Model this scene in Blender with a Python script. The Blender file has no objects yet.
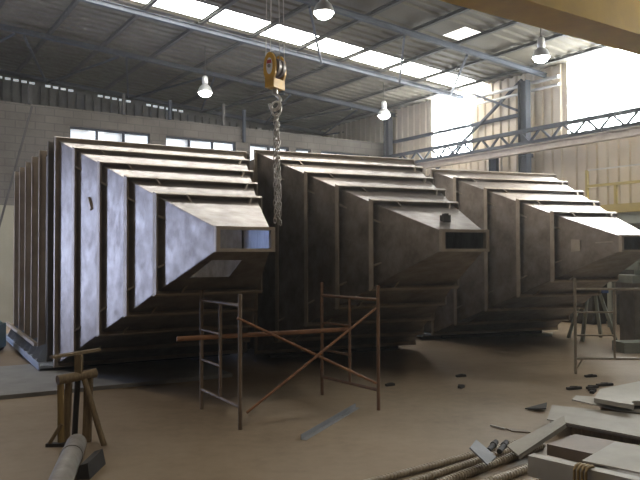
import bpy, math, random
from mathutils import Vector, Matrix
random.seed(7)
SC = bpy.context.scene
COL = SC.collection
V = Vector
PI = math.pi

# ------------------------------------------------------------------ materials
def nodemat(name):
    m = bpy.data.materials.new(name); m.use_nodes = True
    nt = m.node_tree
    return m, nt, nt.nodes['Principled BSDF']

def ramp(nt, fac, stops):
    r = nt.nodes.new('ShaderNodeValToRGB')
    el = r.color_ramp.elements
    while len(el) < len(stops): el.new(0.5)
    for e, (p, c) in zip(el, stops):
        e.position = p; e.color = (*c, 1)
    nt.links.new(fac, r.inputs['Fac'])
    return r.outputs['Color']

def noise(nt, scale, detail=6, rough=0.6, stretch=None, coord='Object'):
    tc = nt.nodes.new('ShaderNodeTexCoord')
    src = tc.outputs[coord]
    if stretch:
        mp = nt.nodes.new('ShaderNodeMapping'); mp.inputs['Scale'].default_value = stretch
        nt.links.new(src, mp.inputs['Vector']); src = mp.outputs['Vector']
    n = nt.nodes.new('ShaderNodeTexNoise')
    n.inputs['Scale'].default_value = scale; n.inputs['Detail'].default_value = detail
    n.inputs['Roughness'].default_value = rough
    nt.links.new(src, n.inputs['Vector'])
    return n.outputs['Fac']

def mat(name, base, base2=None, scale=3.0, metallic=0.0, rough=0.6, bump=0.0, bscale=30, stretch=None, rvar=0.0, lo=.35, hi=.68):
    m, nt, b = nodemat(name)
    if base2 is None: base2 = tuple(x * .75 for x in base)
    f = noise(nt, scale, 7, .65, stretch)
    c = ramp(nt, f, [(lo, base), (hi, base2)])
    nt.links.new(c, b.inputs['Base Color'])
    b.inputs['Metallic'].default_value = metallic
    if name in ('truss_paint', 'roof_sheet', 'purlin_steel', 'weathered_cladding', 'crane_yellow', 'grey_plate', 'pale_plate', 'bluish_steel'): b.inputs['Specular IOR Level'].default_value = .12
    b.inputs['Roughness'].default_value = rough
    if rvar:
        f2 = noise(nt, scale * 2.3, 5, .6, stretch)
        mr = nt.nodes.new('ShaderNodeMapRange')
        mr.inputs['From Min'].default_value = .3; mr.inputs['From Max'].default_value = .7
        mr.inputs['To Min'].default_value = rough - rvar; mr.inputs['To Max'].default_value = rough + rvar
        nt.links.new(f2, mr.inputs['Value']); nt.links.new(mr.outputs['Result'], b.inputs['Roughness'])
    if bump:
        f3 = noise(nt, bscale, 5, .6)
        bp = nt.nodes.new('ShaderNodeBump'); bp.inputs['Strength'].default_value = bump
        bp.inputs['Distance'].default_value = .02
        nt.links.new(f3, bp.inputs['Height']); nt.links.new(bp.outputs['Normal'], b.inputs['Normal'])
    return m

def emit(name, col, strength):
    m, nt, b = nodemat(name)
    b.inputs['Base Color'].default_value = (*col, 1)
    b.inputs['Emission Color'].default_value = (*col, 1)
    b.inputs['Emission Strength'].default_value = strength
    b.inputs['Roughness'].default_value = .5
    return m

M = {}
M['steel'] = mat('mill_steel', (.33, .285, .245), (.17, .135, .11), 3.2, .8, .40, .12, 8, None, .07)
M['rib'] = mat('rib_steel', (.46, .39, .31), (.34, .275, .21), 3.0, .55, .5, .08, 12, None, .06)
M['ledge'] = mat('pale_blue_primer', (.36, .40, .46), (.28, .31, .36), 4, .2, .5)
M['frame'] = mat('frame_steel', (.30, .265, .23), (.2, .165, .14), 4, .7, .48)
M['floor'] = None
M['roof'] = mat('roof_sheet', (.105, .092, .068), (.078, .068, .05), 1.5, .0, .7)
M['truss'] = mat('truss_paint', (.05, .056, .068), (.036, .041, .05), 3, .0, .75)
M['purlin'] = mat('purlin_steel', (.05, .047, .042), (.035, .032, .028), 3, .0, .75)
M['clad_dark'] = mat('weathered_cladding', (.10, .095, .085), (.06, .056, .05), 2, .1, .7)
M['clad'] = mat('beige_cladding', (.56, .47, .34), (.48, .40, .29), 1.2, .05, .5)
M['cream'] = mat('cream_paint', (.27, .245, .18), (.23, .21, .15), 2, 0, .7)
M['yellow'] = mat('crane_yellow', (.46, .27, .02), (.39, .225, .018), 2.5, .0, .75)
M['rail_yellow'] = mat('faded_rail_yellow', (.42, .32, .10), (.35, .27, .09), 3, .1, .5)
M['yellow_dark'] = mat('hook_yellow', (.62, .34, .02), (.48, .25, .02), 8, .1, .45)
M['pipe_light'] = mat('pale_pipe', (.55, .53, .48), None, 3, .3, .45)
M['rust'] = mat('rusty_tube', (.24, .13, .07), (.14, .08, .05), 9, .25, .6)
M['rust_orange'] = mat('orange_rust', (.36, .17, .075), (.22, .10, .05), 9, .2, .6)
M['tube_grey'] = mat('grey_tube', (.24, .175, .12), (.15, .105, .07), 9, .2, .5)
M['tube_light'] = mat('worn_bright_tube', (.45, .40, .33), (.3, .26, .2), 6, .5, .42)
M['wood'] = mat('old_timber', (.24, .17, .085), (.14, .095, .05), 4, 0, .75, .2, 20, (12, 12, 1.2))
M['wood_yellow'] = mat('yellow_timber', (.34, .23, .08), (.24, .16, .06), 4, 0, .7, .2, 20, (12, 12, 1.2))
M['plate'] = mat('grey_plate', (.36, .33, .275), (.29, .265, .22), 3, .05, .6, .05, 10)
M['plate_pale'] = mat('pale_plate', (.46, .43, .37), (.38, .355, .30), 2.5, .05, .6)
M['plate_blue'] = mat('bluish_steel', (.25, .25, .255), (.2, .2, .205), 3, .1, .6)
M['plate_brown'] = mat('brown_block', (.21, .16, .115), (.16, .12, .085), 4, .1, .65)
M['floor_steel'] = mat('floor_steel', (.30, .295, .28), (.22, .215, .205), 2.5, .1, .55)
M['casing_shaded'] = mat('shaded_casing_steel', (.11, .095, .08), (.08, .068, .058), 4, .1, .7)  # same steel as the rest, with its shade put into the colour
M['dark'] = mat('dark_scrap', (.05, .045, .04), (.03, .027, .025), 5, .2, .7)
M['rebar'] = mat('ribbed_bar_steel', (.50, .43, .33), (.36, .30, .22), 8, .1, .55)
M['pipe_grey'] = mat('dusty_pipe', (.36, .335, .30), (.23, .205, .18), 5, .2, .6)
M['teal'] = mat('teal_paint', (.06, .16, .17), (.04, .11, .12), 4, .1, .45)
M['machine'] = mat('grey_green_paint', (.34, .36, .31), (.26, .28, .24), 3, .1, .5)
M['blue'] = mat('blue_paint', (.05, .10, .28), None, 4, .1, .5)
M['chain'] = mat('galvanised_chain', (.42, .38, .33), (.26, .22, .18), 20, .8, .38)
M['hook'] = mat('polished_hook', (.60, .56, .50), (.4, .36, .31), 10, .85, .3)
M['lamp_metal'] = mat('lamp_aluminium', (.62, .62, .60), None, 4, .6, .35)
M['white'] = mat('white_decal', (.75, .74, .72), None, 9, 0, .5)
M['red'] = mat('red_decal', (.45, .05, .04), None, 9, 0, .5)
M['lamp'] = emit('lamp_glow', (1, .97, .93), 60)
M['skylight'] = emit('translucent_sheet', (1, .98, .93), 22)
M['daylight'] = emit('daylight_panel', (.93, .98, 1), 32)
M['window_glow'] = emit('window_daylight', (.86, .93, 1), .9)
nt_ = M['window_glow'].node_tree; b_ = nt_.nodes['Principled BSDF']
f_ = noise(nt_, 1.6, 3, .5)
mr_ = nt_.nodes.new('ShaderNodeMapRange'); mr_.inputs['From Min'].default_value = .5; mr_.inputs['From Max'].default_value = .58
mr_.inputs['To Min'].default_value = .28; mr_.inputs['To Max'].default_value = 1.1
nt_.links.new(f_, mr_.inputs['Value']); nt_.links.new(mr_.outputs['Result'], b_.inputs['Emission Strength'])
M['gap'] = emit('gap_daylight', (.9, .95, 1), .3)

# concrete floor: brown, dusty, with stains
m, nt, b = nodemat('dusty_concrete')
f1 = noise(nt, .45, 8, .65); f2 = noise(nt, 7, 6, .7)
mx = nt.nodes.new('ShaderNodeMix'); mx.data_type = 'FLOAT'; mx.inputs[0].default_value = .3
nt.links.new(f1, mx.inputs[2]); nt.links.new(f2, mx.inputs[3])
c = ramp(nt, mx.outputs[0], [(.34, (.165, .115, .066)), (.48, (.245, .178, .108)), (.64, (.305, .23, .148))])
nt.links.new(c, b.inputs['Base Color'])
b.inputs['Roughness'].default_value = .62
bp = nt.nodes.new('ShaderNodeBump'); bp.inputs['Strength'].default_value = .15; bp.inputs['Distance'].default_value = .01
nt.links.new(f2, bp.inputs['Height']); nt.links.new(bp.outputs['Normal'], b.inputs['Normal'])
M['floor'] = m
# block wall
m, nt, b = nodemat('block_wall')
tc = nt.nodes.new('ShaderNodeTexCoord')
mp = nt.nodes.new('ShaderNodeMapping'); mp.inputs['Rotation'].default_value = (PI / 2, 0, 0)
nt.links.new(tc.outputs['Object'], mp.inputs['Vector'])
br = nt.nodes.new('ShaderNodeTexBrick')
br.inputs['Scale'].default_value = 1.0; br.inputs['Brick Width'].default_value = .4; br.inputs['Row Height'].default_value = .2
br.inputs['Mortar Size'].default_value = .012; br.inputs['Color1'].default_value = (.125, .108, .09, 1)
br.inputs['Color2'].default_value = (.10, .087, .072, 1); br.inputs['Mortar'].default_value = (.075, .065, .055, 1)
nt.links.new(mp.outputs['Vector'], br.inputs['Vector'])
f = noise(nt, .8, 7, .7)
c2 = ramp(nt, f, [(.35, (.62, .6, .57)), (.65, (1, 1, 1))])
ml = nt.nodes.new('ShaderNodeMix'); ml.data_type = 'RGBA'; ml.blend_type = 'MULTIPLY'; ml.inputs[0].default_value = 1
nt.links.new(br.outputs['Color'], ml.inputs[6]); nt.links.new(c2, ml.inputs[7])
nt.links.new(ml.outputs[2], b.inputs['Base Color']); b.inputs['Roughness'].default_value = .85
M['block'] = m

# ------------------------------------------------------------------ mesh builder
class MB:
    def __init__(s): s.v = []; s.f = []; s.sm = []
    def add(s, vs, fs, smooth=False):
        o = len(s.v); s.v += [tuple(v) for v in vs]
        for f in fs: s.f.append(tuple(i + o for i in f)); s.sm.append(smooth)
        return s
    def hexa(s, p):      # 8 corners: bottom 0-3 ccw, top 4-7
        return s.add(p, [(0, 3, 2, 1), (4, 5, 6, 7), (0, 1, 5, 4), (1, 2, 6, 5), (2, 3, 7, 6), (3, 0, 4, 7)])
    def box(s, x0, x1, y0, y1, z0, z1):
        return s.hexa([(x0, y0, z0), (x1, y0, z0), (x1, y1, z0), (x0, y1, z0), (x0, y0, z1), (x1, y0, z1), (x1, y1, z1), (x0, y1, z1)])
    def bar(s, p, q, w, h, up=(0, 0, 1)):      # rectangular bar between two points
        p = V(p); q = V(q); d = (q - p).normalized(); up = V(up)
        if abs(d.dot(up)) > .98: up = V((0, 1, 0))
        a = d.cross(up).normalized() * w / 2; n = a.normalized().cross(d).normalized() * h / 2
        return s.hexa([p - a - n, p + a - n, q + a - n, q - a - n, p - a + n, p + a + n, q + a + n, q - a + n])
    def tube(s, p, q, r, n=10, r2=None, caps=True):
        p = V(p); q = V(q); d = (q - p).normalized()
        u = V((0, 0, 1)) if abs(d.z) < .9 else V((1, 0, 0))
        a = d.cross(u).normalized(); c = d.cross(a)
        if r2 is None: r2 = r
        vs = [p + (a * math.cos(t) + c * math.sin(t)) * r for t in [2 * PI * i / n for i in range(n)]]
        vs += [q + (a * math.cos(t) + c * math.sin(t)) * r2 for t in [2 * PI * i / n for i in range(n)]]
        s.add(vs, [(i, (i + 1) % n, n + (i + 1) % n, n + i) for i in range(n)], True)
        if caps: s.add(vs, [tuple(range(n))[::-1], tuple(range(n, 2 * n))])
        return s
    def path(s, pts, r, n=8, closed=False):
        pts = [V(p) for p in pts]; k = len(pts); rings = []
        for i, p in enumerate(pts):
            d = (pts[(i + 1) % k] - pts[i - 1]) if closed or 0 < i < k - 1 else (pts[1] - p if i == 0 else p - pts[-2])
            d.normalize()
            u = V((0, 0, 1)) if abs(d.z) < .9 else V((0, 1, 0))
            if i and not closed: u = s._u
            a = d.cross(u).normalized(); c = d.cross(a).normalized(); s._u = u
            rings.append([p + (a * math.cos(2 * PI * j / n) + c * math.sin(2 * PI * j / n)) * r for j in range(n)])
        vs = [v for rr in rings for v in rr]; fs = []
        for i in range(k if closed else k - 1):
            i2 = (i + 1) % k
            for j in range(n): fs.append((i * n + j, i * n + (j + 1) % n, i2 * n + (j + 1) % n, i2 * n + j))
        if not closed: fs += [tuple(range(n))[::-1], tuple(range((k - 1) * n, k * n))]
        return s.add(vs, fs, True)
    def lathe(s, prof, n=24, c=(0, 0, 0)):
        vs = []; fs = []
        for r, z in prof:
            vs += [(c[0] + r * math.cos(2 * PI * j / n), c[1] + r * math.sin(2 * PI * j / n), c[2] + z) for j in range(n)]
        for i in range(len(prof) - 1):
            for j in range(n): fs.append((i * n + j, i * n + (j + 1) % n, (i + 1) * n + (j + 1) % n, (i + 1) * n + j))
        return s.add(vs, fs, True)
    def slab(s, pts, th):      # horizontal-ish polygon top pts, thickness down
        n = len(pts); top = [V(p) for p in pts]; bot = [p - V((0, 0, th)) for p in top]
        return s.add(top + bot, [tuple(range(n)), tuple(range(2 * n - 1, n - 1, -1))] + [(i, n + i, n + (i + 1) % n, (i + 1) % n) for i in range(n)])
    def extr(s, prof, p, q, up=(0, 0, 1)):   # extrude 2-D profile (side, up) from p to q
        p = V(p); q = V(q); d = (q - p).normalized(); a = d.cross(V(up)).normalized(); n = a.cross(d).normalized()
        k = len(prof)
        vs = [p + a * x + n * y for x, y in prof] + [q + a * x + n * y for x, y in prof]
        return s.add(vs, [(i, (i + 1) % k, k + (i + 1) % k, k + i) for i in range(k)] + [tuple(range(k))[::-1], tuple(range(k, 2 * k))])
    def build(s, name, mt, parent=None, loc=None):
        me = bpy.data.meshes.new(name); me.from_pydata(s.v, [], s.f); me.validate()
        import bmesh
        bm = bmesh.new(); bm.from_mesh(me); bmesh.ops.recalc_face_normals(bm, faces=bm.faces); bm.to_mesh(me); bm.free()
        if len(s.sm) == len(me.polygons):
            for p, f in zip(me.polygons, s.sm): p.use_smooth = f
        me.materials.append(mt)
        o = bpy.data.objects.new(name, me); COL.objects.link(o)
        if parent: o.parent = parent
        if loc: o.location = loc
        return o

def tag(o, label, cat, group=None):
    o['label'] = label; o['category'] = cat
    if group: o['group'] = group
    return o
def thing(name, label, cat, loc=(0, 0, 0), rz=0, group=None):
    o = bpy.data.objects.new(name, None); COL.objects.link(o); o.empty_display_size = .2
    o.location = loc; o.rotation_euler = (0, 0, rz)
    return tag(o, label, cat, group)
def solo(mb, name, mt, label, cat, group=None):   # a thing that is one mesh: put its origin at its base
    cx = sum(v[0] for v in mb.v) / len(mb.v); cy = sum(v[1] for v in mb.v) / len(mb.v); cz = min(v[2] for v in mb.v)
    mb.v = [(v[0] - cx, v[1] - cy, v[2] - cz) for v in mb.v]
    return tag(mb.build(name, mt, None, (cx, cy, cz)), label, cat, group)
def struct(mb, name, mt):
    o = mb.build(name, mt); o['kind'] = 'structure'; return o
def dup(o, parent=None):
    c = o.copy(); COL.objects.link(c)
    if parent: c.parent = parent
    for ch in list(o.children): dup(ch, c)
    return c

# ------------------------------------------------------------------ camera
cam = bpy.data.cameras.new('camera'); co = bpy.data.objects.new('camera', cam); COL.objects.link(co)
cam.sensor_width = 36; cam.lens = 690.46 / 640 * 36; cam.clip_end = 200
co.matrix_world = Matrix.Translation((0, 0, 1.7)) @ Matrix.Rotation(PI / 2 + .0224, 4, 'X') @ Matrix.Rotation(-.003, 4, 'Z')
SC.camera = co

# ------------------------------------------------------------------ hall axes: a = left along the end wall, s = towards the viewer
RHO = .585
C0 = V((2.40, 24.38, 0)); AX = V((math.cos(RHO), math.sin(RHO), 0)); FX = V((math.sin(RHO), -math.cos(RHO), 0))
def R(a, s, z): return C0 - AX * a + FX * s + V((0, 0, z))
def roofz(a): return 6.8 + .065 * a
END = -4.3        # the hall runs on a little beyond the block wall, over its top
AL, SF = 19.0, 27.0
def hbox(mb, a0, a1, s0, s1, z0, z1, slope=False):
    k = (lambda a: .065 * a) if slope else (lambda a: 0)
    mb.hexa([R(a1, s0, z0 + k(a1)), R(a1, s1, z0 + k(a1)), R(a0, s1, z0 + k(a0)), R(a0, s0, z0 + k(a0)),
             R(a1, s0, z1 + k(a1)), R(a1, s1, z1 + k(a1)), R(a0, s1, z1 + k(a0)), R(a0, s0, z1 + k(a0))])
    return mb

# floor
fl = MB(); hbox(fl, -.5, AL + .4, END - .4, SF, -.2, 0); struct(fl, 'floor', M['floor'])
# end wall: block work with window openings, cladding above
wins = [(8.67, 10.88), (5.96, 8.2), (4.06, 5.47), (3.22, 3.8), (.83, 2.83)]
WZ0, WZ1 = 4.55, 5.18
wb = MB()
hbox(wb, -.3, AL + .3, -.25, 0, 0, WZ0)
hbox(wb, -.3, AL + .3, -.25, 0, WZ1, 5.65)
edges = sorted(wins)
prev = -.3
for a0, a1 in edges:
    hbox(wb, prev, a0, -.25, 0, WZ0, WZ1); prev = a1
hbox(wb, prev, AL + .3, -.25, 0, WZ0, WZ1)
o = struct(wb, 'wall_back', M['block'])
for i, (a0, a1) in enumerate(wins):
    w = MB(); hbox(w, a0, a1, -.2, -.16, WZ0, WZ1); wo = struct(w, 'window_%d' % (i + 1), M['window_glow'])
    fr = MB()
    hbox(fr, a0, a1, -.15, -.05, WZ0, WZ0 + .05); hbox(fr, a0, a1, -.15, -.05, WZ1 - .05, WZ1)
    n = max(1, round((a1 - a0) / .75))
    for k in range(n + 1):
        a = a0 + (a1 - a0) * k / n; hbox(fr, a - .025, a + .025, -.15, -.05, WZ0, WZ1)
    fr.build('window_frame', M['truss'], wo)
ww = MB()
hbox(ww, -.3, AL + .3, END - .2, END - .12, 4.5, 6.0)
k = 0
while -.3 + k * .28 < AL:     # corrugated cladding of the end wall, seen above the block work
    a = -.3 + k * .28; zt_ = roofz(a) - .34
    hbox(ww, a, a + .14, END - .12, END, 5.0, zt_); hbox(ww, a + .14, a + .28, END - .12, END - .06, 5.0, zt_)
    k += 1
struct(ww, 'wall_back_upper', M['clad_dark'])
w = MB()     # open strip under the eave: light comes through between the cladding ribs
for k in range(7, 34):
    a = 4.2 + k * .24
    if k in (13, 14, 20, 21, 22, 27): continue
    w.hexa([R(a + .16, END - .1, roofz(a) - .31), R(a + .16, END - .08, roofz(a) - .31), R(a, END - .08, roofz(a) - .31), R(a, END - .1, roofz(a) - .31),
            R(a + .16, END - .1, roofz(a) - .24), R(a + .16, END - .08, roofz(a) - .24), R(a, END - .08, roofz(a) - .24), R(a, END - .1, roofz(a) - .24)])
struct(w, 'window_6', M['gap'])
w = MB(); w.hexa([R(AL, END - .2, roofz(AL) - .4), R(AL, END - .14, roofz(AL) - .4), R(-.3, END - .14, roofz(0) - .4), R(-.3, END - .2, roofz(0) - .4), R(AL, END - .2, roofz(AL)), R(AL, END - .14, roofz(AL)), R(-.3, END - .14, roofz(0)), R(-.3, END - .2, roofz(0))])
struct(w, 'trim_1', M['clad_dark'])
d = MB(); hbox(d, 11.5, AL, .0, .012, 0, 3.0); struct(d, 'trim_2', M['cream'])

# right wall: corrugated beige sheet with daylight openings
def sheet(mb, s0, s1, z0, z1, pitch=.3):
    n = int(math.ceil((s1 - s0) / pitch)); prof = []
    for i in range(n):
        b = s0 + i * pitch
        for ds, da in ((0, 0), (.45, 0), (.55, .045), (.9, .045)):
            if b + ds * pitch < s1: prof.append((b + ds * pitch, da))
    prof.append((s1, 0))
    vs = []; fs = []
    for s, da in prof: vs += [R(-.05 + da, s, z0), R(-.05 + da, s, z1)]
    for i in range(len(prof) - 1): fs.append((2 * i, 2 * i + 2, 2 * i + 3, 2 * i + 1))
    mb.add(vs, fs)
wr = MB()
sheet(wr, END, 2.3, 0, 6.85); sheet(wr, 2.3, 4.0, 0, 4.7); sheet(wr, 4.0, 7.45, 0, 6.85); sheet(wr, 7.45, 16.5, 0, 4.9); sheet(wr, 16.5, SF, 0, 6.85)
hbox(wr, -.25, -.14, END, SF, 0, 4.0)
struct(wr, 'wall_right', M['clad'])
w = MB(); hbox(w, -.1, -.07, 2.3, 4.0, 4.7, 6.8); struct(w, 'window_7', M['daylight'])
w = MB(); hbox(w, -.1, -.07, 7.45, 16.5, 4.9, 6.8); struct(w, 'window_8', M['daylight'])
# left wall; its wide glowing doorway is unseen, added to light the first hopper
wl = MB(); DS0, DS1, DZ = .05, 2.8, 4.0
hbox(wl, AL, AL + .2, END, DS0, 0, 8.1); hbox(wl, AL, AL + .2, DS1, SF, 0, 8.1); hbox(wl, AL, AL + .2, DS0, DS1, DZ, 8.1)
struct(wl, 'wall_left', M['block'])
w = MB(); hbox(w, AL + .1, AL + .13, DS0, DS1, 0, DZ)
struct(w, 'added_door_1', emit('added_doorway_glow', (.52, .64, 1.0), 14))

w = MB(); hbox(w, 6.6, 9.6, .004, .03, 0, 3.2); struct(w, 'added_door_2', emit('added_rear_doorway_glow', (.36, .52, 1.0), 9))  # made-up doorway hidden by the first hopper, added to light its inside bluish
# roof with a translucent strip, seen from below
SK0, SK1 = 3.78, 4.68
rf = MB()
def roofsheet(mb, s0, s1, a0=-.3, a1=AL + .3):
    mb.hexa([R(a1, s0, roofz(a1)), R(a1, s1, roofz(a1)), R(a0, s1, roofz(a0)), R(a0, s0, roofz(a0)),
             R(a1, s0, roofz(a1) + .06), R(a1, s1, roofz(a1) + .06), R(a0, s1, roofz(a0) + .06), R(a0, s0, roofz(a0) + .06)])
PA0, PA1, PS0, PS1 = 3.2, 3.75, 6.75, 7.5      # glowing patch standing in for highlights on the roof sheets
roofsheet(rf, END - .2, SK0); roofsheet(rf, SK0, SK1, 15, AL + .3); roofsheet(rf, SK1, PS0)
roofsheet(rf, PS0, PS1, -.3, PA0); roofsheet(rf, PS0, PS1, PA1, AL + .3); roofsheet(rf, PS1, SF)
k = 0
while END + k * .33 < SF:       # down-slope sheet ribs
    s = END + k * .33
    if not (SK0 - .06 < s < SK1 + .02) and not (PS0 - .1 < s < PS1):
        rf.hexa([R(AL, s, roofz(AL) - .04), R(AL, s + .06, roofz(AL) - .04), R(0, s + .06, roofz(0) - .04), R(0, s, roofz(0) - .04),
                 R(AL, s - .04, roofz(AL)), R(AL, s + .1, roofz(AL)), R(0, s + .1, roofz(0)), R(0, s - .04, roofz(0))])
    k += 1
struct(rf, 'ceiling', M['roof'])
w = MB(); roofsheet(w, SK0, SK1, -.3, 15); struct(w, 'window_9', M['skylight'])
w = MB(); roofsheet(w, PS0, PS1, PA0, PA1); struct(w, 'window_10', emit('roof_highlight_glow', (1, .97, .9), 1.2))
# purlins along the hall
pm = MB(); pm.extr([(-.05, 0), (.05, 0), (.05, -.015), (-.035, -.015), (-.035, -.06), (.05, -.06), (.05, -.075), (-.05, -.075)], V((0, 0, 0)), FX * (SF - END))
pl = None
for k in range(14):
    a = .53 + 1.37 * k
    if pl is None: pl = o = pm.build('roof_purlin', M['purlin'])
    else: o = pl.copy(); COL.objects.link(o)
    o.location = R(a, END, roofz(a) - .045)
    tag(o, 'dark steel purlin running along under the roof sheets', 'roof beam', 'purlins under the roof sheets')

# rafters down the slope, with flat bracing between them
def rafter(s, label):
    t = thing('roof_rafter', label, 'roof beam', R(9, s, roofz(9) - .3)); q = t.location.copy()
    p0, p1 = R(-.1, s, roofz(-.1) - .215) - q, R(18.9, s, roofz(18.9) - .215) - q
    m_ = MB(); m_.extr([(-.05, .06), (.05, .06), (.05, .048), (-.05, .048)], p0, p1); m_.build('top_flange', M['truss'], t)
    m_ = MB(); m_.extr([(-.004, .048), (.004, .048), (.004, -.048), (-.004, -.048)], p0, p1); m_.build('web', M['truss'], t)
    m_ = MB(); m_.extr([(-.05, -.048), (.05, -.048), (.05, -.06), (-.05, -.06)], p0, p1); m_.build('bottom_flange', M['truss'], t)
rafter(-3.95, 'blue-grey roof rafter farthest back, close against the end wall cladding')
rafter(.45, 'blue-grey roof rafter over the top of the block wall')
rafter(3.68, 'blue-grey roof rafter along the lower edge of the bright skylight strip')
rafter(6.8, 'blue-grey roof rafter crossing the roof between skylight strip and yellow crane')
rafter(10.4, 'roof rafter nearest the viewer, above the hook ropes')
def rbrace(a0, s0, a1, s1, label, group):
    m_ = MB(); m_.bar(R(a0, s0, roofz(a0) - .31), R(a1, s1, roofz(a1) - .31), .05, .05); solo(m_, 'roof_brace', M['truss'], label, 'brace', group)
for k in range(6):
    a = 13.3 - 2.62 * k - .02
    rbrace(a, -3.9, a + 1.45, .4, 'thin blue-grey roof brace leaning left from the farthest rafter above the block wall', 'left-leaning braces above the block wall')
    rbrace(a, -3.9, a - .95, .4, 'thin blue-grey roof brace leaning right from the farthest rafter above the block wall', 'right-leaning braces above the block wall')
for a0, s0, a1, s1, lb in ((4.97, 6.75, 2.6, 3.75, 'long roof brace slanting down right just left of the bright roof patch'), (2.93, 6.75, .6, 3.75, 'roof brace slanting down to the tall bright panel, right of the bright roof patch'), (7.6, 6.75, 5.3, 3.75, 'roof brace slanting across the skylight strip above the hook')):
    rbrace(a0, s0, a1, s1, lb, None)

# columns on the right wall and posts on the end wall
def column(a, s, z1, wdt, name, label, mt=M['truss'], cat='column'):
    t = thing(name, label, cat, R(a, s, 0), RHO)
    m_ = MB(); m_.box(-wdt / 2, wdt / 2, -.14, -.125, 0, z1); m_.box(-wdt / 2, wdt / 2, .125, .14, 0, z1); m_.build('flange', mt, t)
    m_ = MB(); m_.box(-.008, .008, -.125, .125, 0, z1); m_.build('web', mt, t)
    m_ = MB(); m_.box(-wdt / 2 - .06, wdt / 2 + .06, -.2, .2, 0, .025); m_.build('base_plate', mt, t)
column(.3, 6.32, 6.5, .2, 'steel_column', 'tall blue-grey steel column on the beige right wall, right of the bright panel')
column(.3, 5.2, 4.5, .12, 'steel_column', 'short slender blue-grey post under the crane runway beside the tall column')
column(.25, .35, 6.5, .2, 'steel_column', 'blue-grey corner column where end wall and right wall meet')
column(.95, .9, 4.9, .22, 'steel_column', 'pale steel post in the far corner left of the bright panel', M['pipe_light'])
def wallpost(a, z0, z1, label, mt):
    m_ = MB(); hbox(m_, a - .04, a + .04, .0, .08, z0, z1); solo(m_, 'wall_post', mt, label, 'post')
wallpost(11.9, 5.64, 6.15, 'dark short post above the block wall near the left edge', M['dark'])
wallpost(9.45, 5.64, 6.2, 'dark post above the leftmost window end, under the truss', M['dark'])
wallpost(8.1, 5.64, 6.2, 'thin post standing above the gap between the two left windows', M['truss'])
wallpost(6.4, 5.64, 6.3, 'dark post above the second window from the left', M['dark'])
wallpost(5.7, 5.2, 6.2, 'dark post right of the second window from the left', M['truss'])
# wall girts / pipes
def along(a, s0, s1, z, r, name, label, mt, cat):
    m_ = MB(); m_.tube(R(a, s0, z), R(a, s1, z), r, 10); solo(m_, name, mt, label, cat)
along(.16, 4.2, 7.35, 6.42, .05, 'wall_pipe', 'upper of two pale pipes running level high on the right wall', M['pipe_light'], 'pipe')
along(.14, 4.2, 7.35, 6.22, .04, 'wall_pipe', 'lower of two pale pipes running level high on the right wall', M['pipe_light'], 'pipe')
for z, lab in ((5.6, 'dark girt across the right wall cladding above the crane runway'), (3.75, 'dark girt across the right wall cladding below the crane runway')):
    m_ = MB(); hbox(m_, .0, .08, .4, 6.2, z, z + .1); solo(m_, 'wall_girt', M['truss'], lab, 'wall beam')
# wind brace on right wall
m_ = MB(); m_.bar(R(.12, .6, 3.2), R(.12, 6.1, 6.6), .07, .07); solo(m_, 'wall_brace', M['truss'], 'long blue-grey diagonal brace on the right wall behind the runway', 'brace')
m_ = MB(); m_.bar(R(.2, 4.3, 6.55), R(.2, 6.1, 5.7), .06, .06); solo(m_, 'wall_brace', M['truss'], 'short diagonal brace left of the tall column near the roof', 'brace')

# crane runway on the right wall: lattice girder with a rail beam under it
t = thing('crane_runway', 'blue-grey lattice crane runway girder along the right wall', 'crane runway', R(.55, 9, 0)); q = t.location.copy()
def P(a, s, z): return R(a, s, z) - q
m_ = MB(); m_.bar(P(.55, .2, 5.05), P(.55, 20, 5.05), .12, .1); m_.build('top_chord', M['truss'], t)
m_ = MB(); m_.bar(P(.55, .2, 4.72), P(.55, 20, 4.72), .12, .08); m_.build('bottom_chord', M['truss'], t)
s = .4
while s < 19.4:
    m_ = MB(); m_.bar(P(.55, s, 4.72), P(.55, s + .35, 5.05), .05, .05); m_.build('web', M['truss'], t)
    m_ = MB(); m_.bar(P(.55, s + .35, 5.05), P(.55, s + .7, 4.72), .05, .05); m_.build('web', M['truss'], t)
    s += .7
m_ = MB(); m_.extr([(-.1, .1), (.1, .1), (.1, .085), (.006, .085), (.006, -.085), (.1, -.085), (.1, -.1), (-.1, -.1), (-.1, -.085), (-.006, -.085), (-.006, .085), (-.1, .085)], P(.55, .2, 4.55), P(.55, 20, 4.55)); m_.build('rail_beam', M['rib'], t)
for s in (1.2, 6.32, 11.5, 16.6):
    m_ = MB(); hbox(m_, -.02, .5, s - .05, s + .05, 4.4, 4.5); m_.v = [tuple(V(v) - q) for v in m_.v]; m_.build('wall_bracket', M['truss'], t)

# overhead travelling crane
t = thing('bridge_crane', 'yellow box girder of the overhead crane at top right', 'crane', R(9, 12.6, 0)); q = t.location.copy()
m_ = MB(); hbox(m_, .3, 18.6, 12.35, 12.85, 5.12, 6.0); m_.v = [tuple(V(v) - q) for v in m_.v]; g = m_.build('girder', M['yellow'], t)
m_ = MB(); hbox(m_, .3, 18.6, 12.28, 12.92, 5.09, 5.12); m_.v = [tuple(V(v) - q) for v in m_.v]; m_.build('bottom_flange', M['yellow'], t)
m_ = MB(); hbox(m_, .35, .75, 11.4, 13.8, 5.14, 5.5); m_.v = [tuple(V(v) - q) for v in m_.v]; m_.build('end_truck', M['yellow'], t)
# trolley above the hook
HK = V((-.46, 7.1, 0))
ha = -(HK - C0).dot(AX); hs = (HK - C0).dot(FX)
m_ = MB(); hbox(m_, ha - .35, ha + .35, hs - .25, hs + .25, 4.75, 5.09); m_.v = [tuple(V(v) - q) for v in m_.v]; m_.build('trolley', M['yellow'], t)

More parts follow.
